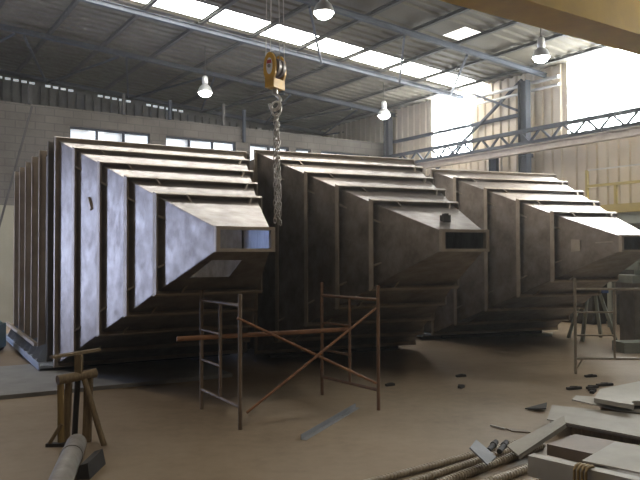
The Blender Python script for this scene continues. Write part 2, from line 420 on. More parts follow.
# mezzanine with yellow handrail
t = thing('mezzanine', 'yellow-edged walkway with handrail against the right wall', 'walkway', R(.6, 11, 0)); q = t.location.copy()
def hb(name, mt, *args):
    m_ = MB(); hbox(m_, *args); m_.v = [tuple(V(v) - q) for v in m_.v]; return m_.build(name, mt, t)
hb('deck', M['machine'], .0, 1.0, 8.75, 15, 2.62, 2.72)
hb('edge_beam', M['rail_yellow'], .98, 1.06, 8.7, 15, 2.66, 2.86)
hb('under_beam', M['machine'], .7, .98, 8.75, 15, 2.4, 2.62)
s = 8.75; 
while s < 14.9:
    hb('rail_post', M['rail_yellow'], .99, 1.05, s, s + .06, 2.86, 3.36 if s > 8.8 else 3.72); s += .75
hb('handrail', M['rail_yellow'], .99, 1.05, 8.75, 15, 3.3, 3.36)
hb('upper_rail', M['pipe_light'], 1.0, 1.03, 8.75, 15, 3.7, 3.73)
for s in (9.2, 11.6, 14.0): hb('support_post', M['machine'], .78, .9, s, s + .12, 0, 2.4)

# ------------------------------------------------------------------ hoppers
W0, w1, L, ZB, ZT, OB, OT, CC = 3.2012, 0.6148, 4.2294, 0.0941, 3.4363, 1.7392, 1.9883, -0.4876
SS = [0, .157, .350, .530, .701]
BOX = 4.88
def corner(S, e, sx, sz):
    hl = (W0 / 2) * (1 - S) + w1 / 2 * S
    hr = (W0 / 2 - .16) * (1 - S) + w1 / 2 * S
    cx = CC * S
    x = cx - (hl - e) if sx < 0 else cx + (hr - e)
    z = (ZT + (OT - ZT) * S - e) if sz > 0 else (ZB + (OB - ZB) * S + e)
    return V((x, -L * S, z))
E0 = .062
def einset(S): return E0 if S <= .72 else  E0 + (.025 - E0) * (S - .72) / .28
def lerp(p, q, k): return p + (q - p) * k

def shell(hole):
    m_ = MB()
    st = [('b', BOX), ('b', 0.0)] + [('f', S) for S in (0.0001, .25, .5, .72, .80, .93, 1.0)]
    def cr(k, sx, sz):
        kind, val = k
        if kind == 'b':
            c = corner(0, E0 + (.05 if sz > 0 else 0), sx, sz); return V((c.x, val, c.z))
        return corner(val, einset(val), sx, sz)
    sides = [((-1, 1), (1, 1)), ((1, 1), (1, -1)), ((1, -1), (-1, -1)), ((-1, -1), (-1, 1))]
    for si, (c0, c1) in enumerate(sides):
        for i in range(len(st) - 1):
            p0, p1, q0, q1 = cr(st[i], *c0), cr(st[i], *c1), cr(st[i + 1], *c0), cr(st[i + 1], *c1)
            if hole and si == 2 and st[i] == ('f', .80):
                for k0, k1 in ((0, .40), (.86, 1)):
                    m_.add([lerp(p0, p1, k0), lerp(p0, p1, k1), lerp(q0, q1, k1), lerp(q0, q1, k0)], [(0, 1, 2, 3)])
                continue
            m_.add([p0, p1, q1, q0], [(0, 1, 2, 3)])
    return m_

def make_shell(parent, hole):
    o = shell(hole).build('shell', M['steel'], parent)
    sd = o.modifiers.new('solidify', 'SOLIDIFY'); sd.thickness = .01; sd.offset = 0
    return o

SIDES = {'left': ((-1, -1), (-1, 1)), 'top': ((-1, 1), (1, 1)), 'right': ((1, 1), (1, -1)), 'bottom': ((1, -1), (-1, -1))}
def ribbar(S, side, lip=.08, th=.008):
    es = einset(S); c0, c1 = SIDES[side]
    prof = [(S, 0), (S + lip / L, 0), (S + lip / L, th), (S + th / L, th), (S + th / L, es), (S, es)]
    m_ = MB(); k = len(prof)
    vs = [corner(a, e, *c0) for a, e in prof] + [corner(a, e, *c1) for a, e in prof]
    m_.add(vs, [(i, (i + 1) % k, k + (i + 1) % k, k + i) for i in range(k)] + [tuple(range(k)), tuple(range(k, 2 * k))])
    return m_
def gusset(S, side, pos):
    """small stiffener plate between rib web and skin; pos = distance from the first corner (negative: from the second)"""
    c0, c1 = SIDES[side]; es = einset(S); m_ = MB()
    a0, a1 = corner(S, 0, *c0), corner(S, 0, *c1); d = (a1 - a0).normalized()
    ln = (a1 - a0).length; k = (pos if pos > 0 else ln + pos) / ln
    def at(s_, e): return lerp(corner(s_, e, *c0), corner(s_, e, *c1), k)
    pts = [at(S + .012 / L, .01), at(S + .10 / L, .01), at(S + .19 / L, es), at(S + .012 / L, es)]
    t_ = d * .010
    m_.hexa([p - t_ for p in pts] + [p + t_ for p in pts])
    return m_

def make_hopper():
    t = thing('steel_hopper', '', 'hopper')
    make_shell(t, True)
    for sd in SIDES:
        ribbar(0, sd, .04).build('mouth_flange', M['rib'], t)
    for S in SS[1:]:
        for sd in SIDES: ribbar(S, sd).build('rib', M['rib'], t)
        for pos in (.3, -.25): gusset(S, 'left', pos).build('gusset', M['rib'], t)
        for pos in (.36, -.14): gusset(S, 'top', pos).build('gusset', M['rib'], t)
        gusset(S, 'bottom', -.3).build('gusset', M['rib'], t)
    # outlet collar
    m_ = MB()
    c = [corner(1, 0, *k) for k in ((-1, -1), (1, -1), (1, 1), (-1, 1))]
    x0, x1, z0, z1 = c[0].x, c[1].x, c[0].z, c[2].z; y = -L; d = .05; b_ = .032
    for (u0, u1, v0, v1) in ((x0 - .01, x1 + .01, z1 - b_, z1), (x0 - .01, x1 + .01, z0, z0 + b_), (x0 - .01, x0 + b_, z0 + b_, z1 - b_), (x1 - b_, x1 + .01, z0 + b_, z1 - b_)):
        m_.box(u0, u1, y - d, y + .01, v0, v1)
    m_.build('outlet_flange', M['rib'], t)
    # straight casing behind the mouth: vertical ribs on its side, straps on its top, base ledge
    xl = corner(0, E0, -1, 1).x; xr = corner(0, E0, 1, 1).x; zt = ZT - E0 - .05; zb = ZB + .04
    for k in range(5):
        yb = 1.15 + .8 * k
        m_ = MB(); m_.box(xl - .11, xl, yb, yb + .008, zb, zt + .06); m_.box(xl - .11, xl - .102, yb - .05, yb, zb, zt + .06); m_.build('casing_rib', M['rib'], t)
        m_ = MB(); m_.box(xl, xr, yb, yb + .008, zt, zt + .06); m_.box(xl, xr, yb - .05, yb, zt + .052, zt + .06); m_.build('casing_strap', M['rib'], t)
    m_ = MB(); m_.box(xl - .09, xl, .41, .42, zb, zt + .1); m_.box(xl - .09, xl - .08, .36, .42, zb, zt + .1); m_.build('casing_corner', M['casing_shaded'], t)
    m_ = MB(); m_.box(xl - .25, xl + .04, .05, BOX, ZB - .005, ZB + .03); m_.box(xl - .25, xl - .238, .05, BOX, ZB - .03, ZB + .07); m_.build('base_ledge', M['ledge'], t)
    m_ = MB(); m_.box(xl - .2, xl - .15, .9, BOX, ZB + .22, ZB + .27); m_.build('ledge_rail', M['rib'], t)
    for k in range(9):
        m_ = MB(); y = .45 + k * .48; m_.hexa([(xl - .24, y, ZB + .03), (xl, y, ZB + .03), (xl, y + .01, ZB + .03), (xl - .24, y + .01, ZB + .03), (xl - .15, y, ZB + .2), (xl, y, ZB + .25), (xl, y + .01, ZB + .25), (xl - .15, y + .01, ZB + .2)])
        m_.build('ledge_gusset', M['ledge'], t)
    return t
H1 = make_hopper()
H2 = dup(H1); H3 = dup(H1)
for h, loc, yaw, lab in ((H1, (-2.4613, 10.7770, 0), .5275, 'leftmost big ribbed steel hopper, its left side shining bluish, outlet over the scaffold'),
                         (H2, (0.3922, 11.8826, 0), .4083, 'middle big ribbed steel hopper, brown side, behind the hanging chain'),
                         (H3, (3.7248, 14.3524, 0), .3398, 'rightmost and farthest ribbed steel hopper with pale shining top')):
    h.location = loc; h.rotation_euler = (0, 0, yaw); tag(h, lab, 'hopper')
for h in (H2, H3):
    p = [corner(0, E0 + (.05 if k[1] > 0 else 0), *k) for k in ((-1, -1), (1, -1), (1, 1), (-1, 1))]
    m_ = MB(); m_.hexa([(p[0].x, BOX + .005, p[0].z), (p[1].x, BOX + .005, p[1].z), (p[1].x, BOX + .015, p[1].z), (p[0].x, BOX + .015, p[0].z), (p[0].x, BOX + .005, p[2].z), (p[1].x, BOX + .005, p[2].z), (p[1].x, BOX + .015, p[2].z), (p[0].x, BOX + .015, p[2].z)])
    m_.build('light_block_plate', M['steel'], h)  # unseen plate, added to block light so the outlet looks dark inside
for ch in list(H2.children):
    if ch.name.startswith(('base_ledge', 'ledge_')): bpy.data.objects.remove(ch)
closed = shell(False).build('shell', M['steel'])
for h in (H2, H3):
    for ch in h.children:
        if ch.name.startswith('shell'): ch.data = closed.data
bpy.data.objects.remove(closed)
# lug on the second hopper's roof plate, hatch and bar on the third hopper's side
p = lerp(corner(.9, einset(.9), -1, 1), corner(.9, einset(.9), 1, 1), .5)
m_ = MB(); m_.box(p.x - .05, p.x + .05, p.y - .04, p.y + .04, p.z - .01, p.z + .08); m_.box(p.x - .02, p.x + .02, p.y - .04, p.y + .04, p.z + .08, p.z + .1); m_.build('lifting_lug', M['dark'], H2)
def onleft(S, k, out=0):
    return lerp(corner(S, einset(S) - out, -1, 1), corner(S, einset(S) - out, -1, -1), k)
m_ = MB(); m_.hexa([onleft(.79, .62, .0), onleft(.83, .62, .0), onleft(.83, .62, .02), onleft(.79, .62, .02), onleft(.79, .38, .0), onleft(.83, .38, .0), onleft(.83, .38, .02), onleft(.79, .38, .02)])
m_.build('inspection_hatch', M['rib'], H3)
m_ = MB(); m_.bar(onleft(.9, .45, .02), onleft(.975, .4, .02), .02, .02); m_.build('welded_bar', M['rib'], H3)
m_ = MB(); m_.bar(onleft(.26, .22, .01), onleft(.28, .28, .01), .04, .05); m_.build('welded_lug', M['rib'], H1)

# support beams under hoppers and the steel floor plate by the first
def hopper_point(h, x, y, z):
    c, s_ = math.cos(h.rotation_euler.z), math.sin(h.rotation_euler.z)
    return V((h.location.x + c * x - s_ * y, h.location.y + s_ * x + c * y, z))
for h, z0, labs in ((H1, .052, ('dark support beam under the mouth of the leftmost hopper', 'dark support beam under the rear of the leftmost hopper')),
                    (H2, 0, ('dark support beam under the mouth of the middle hopper', 'dark support beam under the rear of the middle hopper')),
                    (H3, 0, ('dark support beam under the mouth of the rightmost hopper', 'dark support beam under the rear of the rightmost hopper'))):
    for y, lb in zip((.12, 3.9), labs):
        zz = z0 if y < 1 else 0
        ht = ZB + E0 - .006 - zz
        m_ = MB(); m_.extr([(-.07, .0), (.07, .0), (.07, .012), (.008, .012), (.008, ht - .012), (.07, ht - .012), (.07, ht), (-.07, ht), (-.07, ht - .012), (-.008, ht - .012), (-.008, .012), (-.07, .012)],
                           hopper_point(h, -1.25, y + .1, zz), hopper_point(h, 1.2, y + .1, zz))
        solo(m_, 'support_beam', M['dark'], lb, 'beam')
A1 = V((.864, .503, 0)); B1 = V((-.503, .864, 0)); P1 = V((-3.22, 8.56, 0))
m_ = MB()
m_.slab([P1 - A1 * 4 + V((0, 0, .05)), P1 + A1 * 2.3 + V((0, 0, .05)), P1 + A1 * 2.3 + B1 * 2.4 + V((0, 0, .05)), P1 - A1 * 4 + B1 * 2.4 + V((0, 0, .05))], .05)
solo(m_, 'floor_plate', M['floor_steel'], 'raised grey steel plate on the floor at the foot of the leftmost hopper', 'steel plate')

# ------------------------------------------------------------------ hook block and chain
t = thing('hook_block', 'yellow crane hook block with round white and red badge, hanging on ropes', 'crane hook', (HK.x, HK.y, 3.43), .35)
def egg(cy, th):
    m_ = MB(); n = 20; pts = []
    for i in range(n):
        a = 2 * PI * i / n; x = .075 * math.cos(a); z = .19 + .165 * math.sin(a)
        if z < .12: x = max(-.055, min(.055, x * 1.4))
        pts.append((x, z))
    vs = [(x, cy - th / 2, z) for x, z in pts] + [(x, cy + th / 2, z) for x, z in pts]
    m_.add(vs, [tuple(range(n)), tuple(range(2 * n - 1, n - 1, -1))] + [(i, (i + 1) % n, n + (i + 1) % n, n + i) for i in range(n)])
    return m_
t.rotation_euler = (0, 0, -.55)
pl_ = egg(-.085, .03).build('side_plate', M['yellow_dark'], t); egg(.085, .03).build('side_plate', M['yellow_dark'], t)
m_ = MB(); n = 18
vs = [(.038 * math.cos(2 * PI * i / n), -.103, .21 + .085 * math.sin(2 * PI * i / n)) for i in range(n)]; vs2 = [(x, -.1, z) for x, y, z in vs]
m_.add(vs + vs2, [tuple(range(n)), tuple(range(n, 2 * n))] + [(i, (i + 1) % n, n + (i + 1) % n, n + i) for i in range(n)]); m_.build('badge', M['white'], pl_)
m_ = MB(); m_.hexa([(-.03, -.106, .235), (.03, -.106, .235), (.03, -.103, .235), (-.03, -.103, .235), (-.024, -.106, .272), (.024, -.106, .272), (.024, -.103, .272), (-.024, -.103, .272)]); m_.build('badge_band', M['red'], pl_)
m_ = MB(); m_.tube((0, -.06, .21), (0, -.015, .21), .1, 20); m_.build('sheave', M['frame'], t)
m_ = MB(); m_.tube((0, .015, .21), (0, .06, .21), .1, 20); m_.build('sheave', M['frame'], t)
m_ = MB(); m_.tube((0, -.11, .21), (0, .11, .21), .02, 12); m_.build('axle', M['frame'], t)
m_ = MB(); m_.box(-.055, .055, -.1, .1, -.01, .085); m_.build('crosshead', M['yellow_dark'], t)
m_ = MB(); m_.tube((0, 0, -.07), (0, 0, -.0), .03, 12)
pts = [(0, 0, -.05)] + [(.0 + .068 * math.sin(a), 0, -.15 + .075 * math.cos(a)) for a in [PI * .12 + i * PI * 1.35 / 12 for i in range(13)]]
m_.path(pts, .019, 10); m_.build('hook', M['hook'], t)
for x, y in ((-.09, -.04), (.09, -.04), (-.09, .04), (.09, .04)):
    m_ = MB(); m_.tube((x, y, .2), (x * .8, y, 1.318), .004, 6); m_.build('wire_rope', M['frame'], t)
ct = thing('lifting_chain', 'long steel chain doubled up and hanging from the crane hook', 'chain', (HK.x + .012, HK.y, 2.0))
def link(m_, c, turn, lean=0):
    pts = []
    for i in range(12):
        a = 2 * PI * i / 12; x = .013 * math.cos(a); z = .018 * math.sin(a) + (.012 if math.sin(a) > 0 else -.012)
        v = V((x, 0, z)); v.rotate(Matrix.Rotation(turn, 3, 'Z')); pts.append(V(c) + v)
    m_.path(pts, .0052, 6, True)
for sx, sy, ln in ((-.024, -.008, 1.12), (.026, .006, 1.14), (.002, .02, 1.05)):
    m_ = MB(); k = 0
    z0 = 1.18 - ln
    while z0 + k * .046 < 1.15:
        z = z0 + k * .046; kk = z / 1.18
        wob = .004 * math.sin(k * 1.7 + sx * 90)
        x = sx * (1 - .6 * kk ** 3) - .012 * (kk) + wob + .012
        link(m_, (x, sy * (1 - kk), z), (k % 2) * PI / 2 + .5); k += 1
    m_.build('chain_strand', M['chain'], ct)
m_ = MB(); pts = [(0 + .05 * math.cos(a), 0, 1.215 + .075 * math.sin(a)) for a in [2 * PI * i / 20 for i in range(20)]]
m_.path(pts, .011, 8, True); m_.build('master_link', M['hook'], ct)

# ------------------------------------------------------------------ lamps
def lamp(loc, label):
    x, y, z = loc; a = -(V((x, y, 0)) - C0).dot(AX); rz_ = roofz(a) - .12 - z
    t = thing('high_bay_lamp', label, 'lamp', loc)
    m_ = MB(); m_.lathe([(.19, -.02), (.185, .03), (.14, .13), (.08, .19), (.055, .2)], 24); m_.lathe([(.18, -.02), (.175, .03), (.13, .125), (.07, .18)], 24); m_.build('reflector', M['lamp_metal'], t)
    m_ = MB(); m_.lathe([(.0, -.13), (.07, -.12), (.13, -.085), (.17, -.03), (.178, -.005)], 24); m_.build('lens', M['lamp'], t)
    m_ = MB(); m_.lathe([(.0, .2), (.07, .2), (.08, .24), (.08, .38), (.05, .42), (0, .42)], 20); m_.build('ballast_housing', M['lamp_metal'], t)
    m_ = MB(); m_.tube((0, 0, .42), (0, 0, rz_), .012, 8); m_.build('stem', M['purlin'], t)
    ld = bpy.data.lights.new('lamp_light', 'SPOT'); ld.energy = 115; ld.spot_size = 2.4; ld.spot_blend = .7; ld.shadow_soft_size = .15; ld.color = (1, .90, .74)
    lo = bpy.data.objects.new('lamp_light', ld); COL.objects.link(lo); lo.parent = t; lo.location = (0, 0, -.16)
lamp((-3.0, 18.0, 5.99), 'round ceiling lamp farthest left, above the leftmost hopper')
lamp((.08, 12.3, 6.07), 'round ceiling lamp nearest the viewer, above the skylight strip at top centre')
lamp((1.92, 20.5, 5.88), 'round ceiling lamp left of the tall bright panel in the far corner')
lamp((-5.2, 8.2, 5.97), 'unseen round ceiling lamp added to light the floor left of the timber trestle')  # this lamp and the next two are unseen, added to brighten the floor
lamp((-1.0, 4.0, 5.97), 'unseen round ceiling lamp added to light the open floor before the scaffold')
lamp((3.6, 4.4, 5.97), 'unseen round ceiling lamp added to light the scrap pile')
lamp((4.78, 14.8, 5.97), 'round ceiling lamp under the yellow crane girder at right')

# ------------------------------------------------------------------ scaffolds
def make_frame(name, parent, base, ddir, mt, width=1.05, h=1.37):
    """ladder frame: ddir from ladder post to plain post"""
    t = bpy.data.objects.new(name, None); COL.objects.link(t); t.location = base
    if parent: t.parent = parent
    d = V((*ddir, 0)).normalized(); r = .021
    def tb(nm, p, q, rr=r): m_ = MB(); m_.tube(p, q, rr, 10); return m_.build(nm, mt, t)
    Z = V((0, 0, 1))
    tb('post', V((0, 0, 0)), Z * h); tb('post', d * width, d * width + Z * h)
    tb('top_bar', Z * 1.21, d * width + Z * 1.21, .018); tb('bottom_bar', Z * .22, d * width + Z * .22, .018)
    tb('ladder_post', d * width * .52 + Z * .22, d * width * .52 + Z * 1.21, .017)
    tb('rung', Z * .55, d * width * .52 + Z * .55, .014); tb('rung', Z * .88, d * width * .52 + Z * .88, .014)
    return t
LF, LR, RF, RR = V((-.79, 6.80, 0)), V((-1.32, 7.70, 0)), V((.63, 7.63, 0)), V((0.02, 8.47, 0))
st = thing('scaffold', 'rusty two-frame scaffold with crossed braces below the leftmost outlet', 'scaffold', LF)
f1 = make_frame('ladder_frame', st, LR - LF, (LF - LR).to_2d(), M['tube_grey'], 1.05, 1.32)
f2 = make_frame('ladder_frame', st, RR - LF, (RF - RR).to_2d(), M['rust'])
def brace(p, q): m_ = MB(); m_.tube(p, q, .014, 8); m_.build('cross_brace', M['rust_orange'], st)
o_ = V((-.02, -.03, 0))
brace(o_ + V((0, 0, 1.09)), RF - LF + o_ + V((0, 0, .30)))
brace(V((.07, -.03, .17)), RF - LF + o_ + V((0, -.03, 1.12)))
pk = MB()
pa, pb = V((-1.52, 7.33, .82)), V((.34, 8.16, .83))
pk.tube(pa, pb, .026, 12); pk.tube(pa - (pb - pa).normalized() * .002, pa, .019, 12)
solo(pk, 'scaffold_tube', M['rust_orange'], 'long orange-brown tube laid across the rungs of the rusty scaffold', 'tube')
# end frame standing alone on the right
sf = make_frame('scaffold_section', None, (3.64, 9.88, 0), (1, -.055), M['tube_light'])
tag(sf, 'single worn scaffold frame standing at the right edge before the rightmost hopper', 'scaffold frame')
m_ = MB(); m_.tube((0.02, 0, .09), (.1, -.005, .22), .012, 8); m_.build('corner_strut', M['tube_light'], sf)

# ------------------------------------------------------------------ timber trestle
t = thing('trestle', 'rough timber trestle with a flat bar on top, in front of the leftmost hopper', 'trestle', (-2.2, 6.3, 0)); q = t.location.copy()
def tl(nm, p, qq, r, mt, r2=None): m_ = MB(); m_.tube(V(p) - q, V(qq) - q, r, 10, r2); return m_.build(nm, mt, t)
def tbx(nm, p, qq, w, h, mt): m_ = MB(); m_.bar(V(p) - q, V(qq) - q, w, h); return m_.build(nm, mt, t)
tl('head_log', (-2.35, 6.2, .592), (-2.09, 6.45, .615), .043, M['wood'])
tl('leg', (-2.335, 6.23, .57), (-2.335, 6.25, 0), .03, M['wood_yellow'])
tbx('leg', (-2.285, 6.3, .57), (-2.30, 6.28, 0), .05, .05, M['wood'])
tl('leg', (-2.225, 6.36, .58), (-2.29, 6.46, 0), .026, M['dark'])
tbx('leg', (-2.145, 6.42, .58), (-2.14, 6.36, 0), .07, .05, M['wood'])
tl('leg', (-2.165, 6.36, .57), (-1.945, 6.24, 0), .026, M['wood'])
tl('foot_brace', (-2.32, 6.22, .2), (-2.42, 6.2, .03), .017, M['wood'])
tbx('foot_plate', (-2.45, 6.21, .015), (-2.29, 6.22, .015), .06, .03, M['dark'])
tbx('post', (-2.21, 6.34, .63), (-2.21, 6.34, .80), .06, .06, M['wood'])
tbx('top_bar', (-2.40, 6.17, .80), (-2.075, 6.5, .825), .06, .022, M['wood'])
# pipe near the camera
pp = V((-2.10, 5.98, .088)); pq = V((-1.80, 4.72, .088))
t = thing('steel_pipe', 'thick grey pipe lying on the floor in front of the timber trestle', 'pipe', ((pp + pq) / 2).to_2d().to_3d()); q = t.location.copy()
m_ = MB(); d = (pq - pp).normalized()
m_.tube(pp - q, pq - q, .085, 24, None, False); m_.tube(pp - q, pq - q, .075, 24, None, False)
a_ = d.cross(V((0, 0, 1))).normalized(); u_ = V((0, 0, 1))
for e in (pp, pq):
    vs = []
    for i in range(24):
        c = a_ * math.cos(2 * PI * i / 24) + u_ * math.sin(2 * PI * i / 24); vs += [e - q + c * .085, e - q + c * .075]
    m_.add(vs, [(2 * i, 2 * ((i + 1) % 24), 2 * ((i + 1) % 24) + 1, 2 * i + 1) for i in range(24)])
m_.build('tube_wall', M['pipe_grey'], t)
pm_ = lerp(pp, pq, .28); m_ = MB(); m_.tube(pm_ - d * .02 - q, pm_ + d * .02 - q, .091, 24); m_.build('weld_collar', M['pipe_grey'], t)
m_ = MB(); c0 = lerp(pp, pq, .42) + a_ * (-.17 if a_.x < 0 else .17)
c0.z = 0
m_.hexa([c0 + V(v) for v in ((-.05, -.2, 0), (.05, -.2, 0), (.05, .2, 0), (-.05, .2, 0), (-.035, -.18, .1), (.03, -.18, .12), (.03, .18, .13), (-.035, .18, .11))])
solo(m_, 'wooden_chock', M['dark'], 'dark block wedged beside the thick grey pipe', 'block')

# angle bar on the floor in the middle
m_ = MB(); m_.extr([(-.025, 0), (.03, 0), (.03, .006), (-.019, .006), (-.019, .05), (-.025, .05)], (-.16, 6.4, 0), (.41, 7.74, 0))
solo(m_, 'angle_bar', M['plate_blue'], 'loose steel angle bar lying on the open floor before the scaffold', 'angle bar')

# ------------------------------------------------------------------ scrap pile, bottom right
def rebar(p, q, r, label):
    p, q = V(p), V(q); d = q - p; n = int(d.length / .034); m_ = MB()
    t = thing('ribbed_bar', label, 'steel bar', p); dn = d.normalized()
    m_.tube(V((0, 0, 0)), d, r, 10); m_.build('core', M['rebar'], t)
    m2 = MB()
    for i in range(1, n):
        c = d * (i / n); m2.tube(c - dn * .007, c + dn * .007, r * 1.28, 8)
    m2.build('thread_ridges', M['rebar'], t)
rebar((.30, 5.08, .03), (1.84, 6.25, .03), .022, 'ribbed steel bar lying outermost on the left of the scrap pile')
rebar((.55, 5.02, .03), (1.86, 6.16, .03), .024, 'ribbed steel bar second from the left in the scrap pile')
rebar((.75, 4.98, .03), (1.95, 6.10, .03), .028, 'thicker ribbed bar third from the left in the scrap pile')
rebar((1.0, 4.92, .03), (1.80, 5.59, .03), .028, 'ribbed bar innermost of the four, beneath the angle offcuts')
for (p, q_, lb) in (((1.37, 5.67, .105), (1.475, 5.84, .13), 'left of two dark bar stubs behind the small angle offcut'), ((1.45, 5.64, .105), (1.56, 5.83, .13), 'right of two dark bar stubs behind the small angle offcut')):
    m_ = MB(); m_.tube(p, q_, .022, 10); m_.tube(lerp(V(p), V(q_), .6), lerp(V(p), V(q_), .75), .028, 10); solo(m_, 'bar_stub', M['dark'], lb, 'bar stub')
def angle(pts, leg, th, label, mt):     # pts: far-top, far-bottom, near-bottom, near-top of the visible leg; second leg turned under
    ft, fb, nb, ntp = [V(p) for p in pts]
    nrm = (fb - ft).cross(ntp - ft).normalized()
    if nrm.z < 0: nrm = -nrm
    m_ = MB(); k = -nrm * th
    m_.hexa([ft + k, fb + k, nb + k, ntp + k, ft, fb, nb, ntp])
    dr = (fb - ft).normalized()
    m_.hexa([fb - nrm * leg, fb - nrm * leg - dr * th, nb - nrm * leg - dr * th, nb - nrm * leg, fb, fb - dr * th, nb - dr * th, nb])
    return solo(m_, 'angle_offcut', mt, label, 'steel offcut')
angle([(1.15, 5.35, .22), (1.25, 5.58, .22), (1.38, 5.45, .12), (1.26, 5.25, .12)], .05, .012, 'short grey angle offcut leaning on the ribbed bars', M['plate_blue'])
angle([(2.20, 6.27, .25), (2.125, 6.02, .235), (1.57, 5.515, .11), (1.535, 5.73, .13)], .035, .012, 'long pale angle offcut lying across the middle of the scrap pile', M['plate'])
def plate(nm, pts, th, label, mt, cat='steel plate'):
    m_ = MB(); m_.slab(pts, th); return solo(m_, nm, mt, label, cat)
plate('steel_plate', [(2.138, 6.555, .15), (3.0, 5.60, .15), (3.5, 6.51, .15), (2.389, 7.162, .15)], .012, 'wide grey sheet on top at the middle of the right-hand pile', M['plate'])
plate('steel_plate', [(2.17, 6.56, .125), (3.0, 5.66, .125), (3.5, 6.53, .125), (2.42, 7.14, .125)], .015, 'wide dark-edged sheet just beneath the wide grey sheet', M['frame'])
plate('steel_plate', [(2.67, 7.365, .165), (2.95, 6.86, .165), (3.30, 6.66, .165), (3.4, 7.3, .165), (2.791, 7.576, .165)], .012, 'thin pale sheet sticking out under the notched white plate', M['plate_pale'])
# notched plate
n_ = []
cN = V((3.22, 6.98, .25)); 
pts = [(2.767, 7.02, .25), (3.02, 6.685, .25)]
for i in range(9):
    a = -2.3 + i * 2.6 / 8; pts.append((3.14 + .0 + .13 * math.cos(PI - i * PI / 8) * .8, 6.72 + .16 * math.sin(PI * i / 8), .25))
pts += [(3.6, 6.45, .25), (4.1, 7.6, .25), (3.664, 7.951, .25), (3.017, 7.487, .25)]
plate('steel_plate', pts, .045, 'thick white plate with a round notch, farthest at the right edge of the pile', M['plate_pale'])
# packing timbers under the plates
for p, q_, w_, h0, h1, lb in (((2.35, 6.5), (2.95, 6.15), .1, 0, .11, 'timber packer under the front of the wide sheets'), ((2.5, 6.95), (3.3, 6.6), .1, 0, .11, 'timber packer under the back of the wide sheets'),
                          ((2.95, 7.3), (3.6, 7.1), .12, 0, .153, 'timber packer under the pale thin sheet'), ((3.2, 7.5), (3.8, 7.6), .12, 0, .204, 'timber packer under the notched white plate')):
    m_ = MB(); m_.bar((p[0], p[1], (h0 + h1) / 2), (q_[0], q_[1], (h0 + h1) / 2), w_, h1 - h0); solo(m_, 'timber_packer', M['wood'], lb, 'timber')
plate('steel_block', [(1.855, 5.694, .15), (2.126, 5.406, .15), (2.477, 5.748, .15), (2.2, 6.007, .15)], .09, 'brown rust-toned block lying between the pale channel and the wide sheets', M['plate_brown'], 'steel block')
plate('steel_plate', [(1.951, 5.191, .165), (2.251, 4.904, .165), (2.75, 5.45, .165), (2.42, 5.711, .165)], .012, 'small grey sheet resting on the brown block near the corner of the picture', M['plate'])
m_ = MB(); m_.extr([(-.04, .0), (.04, .0), (.04, .13), (.028, .13), (.028, .012), (-.028, .012), (-.028, .13), (-.04, .13)][::-1] if False else [(-.045, .15), (.045, .15), (.045, 0), (.035, 0), (.035, .138), (-.035, .138), (-.035, 0), (-.045, 0)], (1.56, 5.16, .07), (2.35, 4.33, .07))
solo(m_, 'steel_channel', M['plate_pale'], 'pale steel channel lying across the nearest corner of the pile', 'steel channel')
for (p, q_, lb) in (((1.70, 5.15), (1.5, 4.85), 'dark timber under the left end of the pale channel'), ((2.15, 4.75), (1.95, 4.4), 'dark timber under the right end of the pale channel')):
    m_ = MB(); m_.bar((p[0], p[1], .035), (q_[0], q_[1], .035), .08, .07); solo(m_, 'timber_packer', M['wood'], lb, 'timber')
m_ = MB()
for k in range(4):
    c = V((1.80 + .02 * k, 4.86 - .018 * k, .15)); dch = V((.69, -.72, 0)); sd = V((.72, .69, 0)); pts = []
    for i in range(16):
        a = 2 * PI * i / 16; pts.append(c + sd * (.062 * math.copysign(abs(math.cos(a)) ** .5, math.cos(a))) + V((0, 0, .085 * math.copysign(abs(math.sin(a)) ** .5, math.sin(a)))))
    m_.path(pts, .011, 6, True)
solo(m_, 'rope', M['wood_yellow'], 'tan rope wound around the pale steel channel', 'rope')
# offcuts on the floor
m_ = MB(); m_.slab([(2.243, 7.612, .02), (2.425, 7.464, .05), (2.549, 7.81, .04)], .012); solo(m_, 'triangular_offcut', M['dark'], 'dark pointed triangular offcut on the floor at the tip of the wide sheets', 'steel offcut')
m_ = MB(); m_.bar((1.69, 6.90, .008), (1.79, 6.74, .012), .02, .014); solo(m_, 'welding_rod', M['plate_pale'], 'small pale strip lying on the floor left of the pile', 'strip')
m_ = MB(); m_.slab([(1.80, 6.78, .012), (1.84, 6.66, .012), (2.0, 6.62, .012), (1.98, 6.72, .012)], .01); solo(m_, 'strip_shadow', M['plate_brown'], 'flat dark slab as painted shadow beside the small pale strip on the floor', 'steel offcut')  # dark slab standing in for the shadow by the pale strip
for (x, y, l, ang_, lb) in ((3.2, 8.75, .2, .3, 'leftmost dark scrap of the row behind the notched plate'), (3.36, 8.55, .16, 1.0, 'dark scrap nearest the notched white plate'), (3.45, 8.8, .18, .5, 'dark scrap in the middle of the row behind the notched plate'), (3.68, 8.98, .22, .2, 'rightmost dark scrap of the row behind the notched plate'),
                         (3.75, 9.62, .16, .1, 'dark scrap by the foot of the lone scaffold frame'), (.905, 9.02, .12, .4, 'single dark scrap on the floor right of the rusty scaffold'), (1.96, 9.67, .14, .2, 'dark scrap lying far back on the floor below the middle outlet'), (1.8, 8.87, .1, .9, 'nearer dark scrap on the floor below the middle outlet')):
    m_ = MB(); dx, dy = math.cos(ang_) * l / 2, math.sin(ang_) * l / 2
    m_.bar((x - dx, y - dy, .015), (x + dx, y + dy, .02), .05, .03); m_.bar((x - dx * .3, y + dy + .02, .02), (x + dx * .4, y - dy * .2, .03), .04, .03)
    solo(m_, 'metal_scrap', M['dark'], lb, 'scrap')
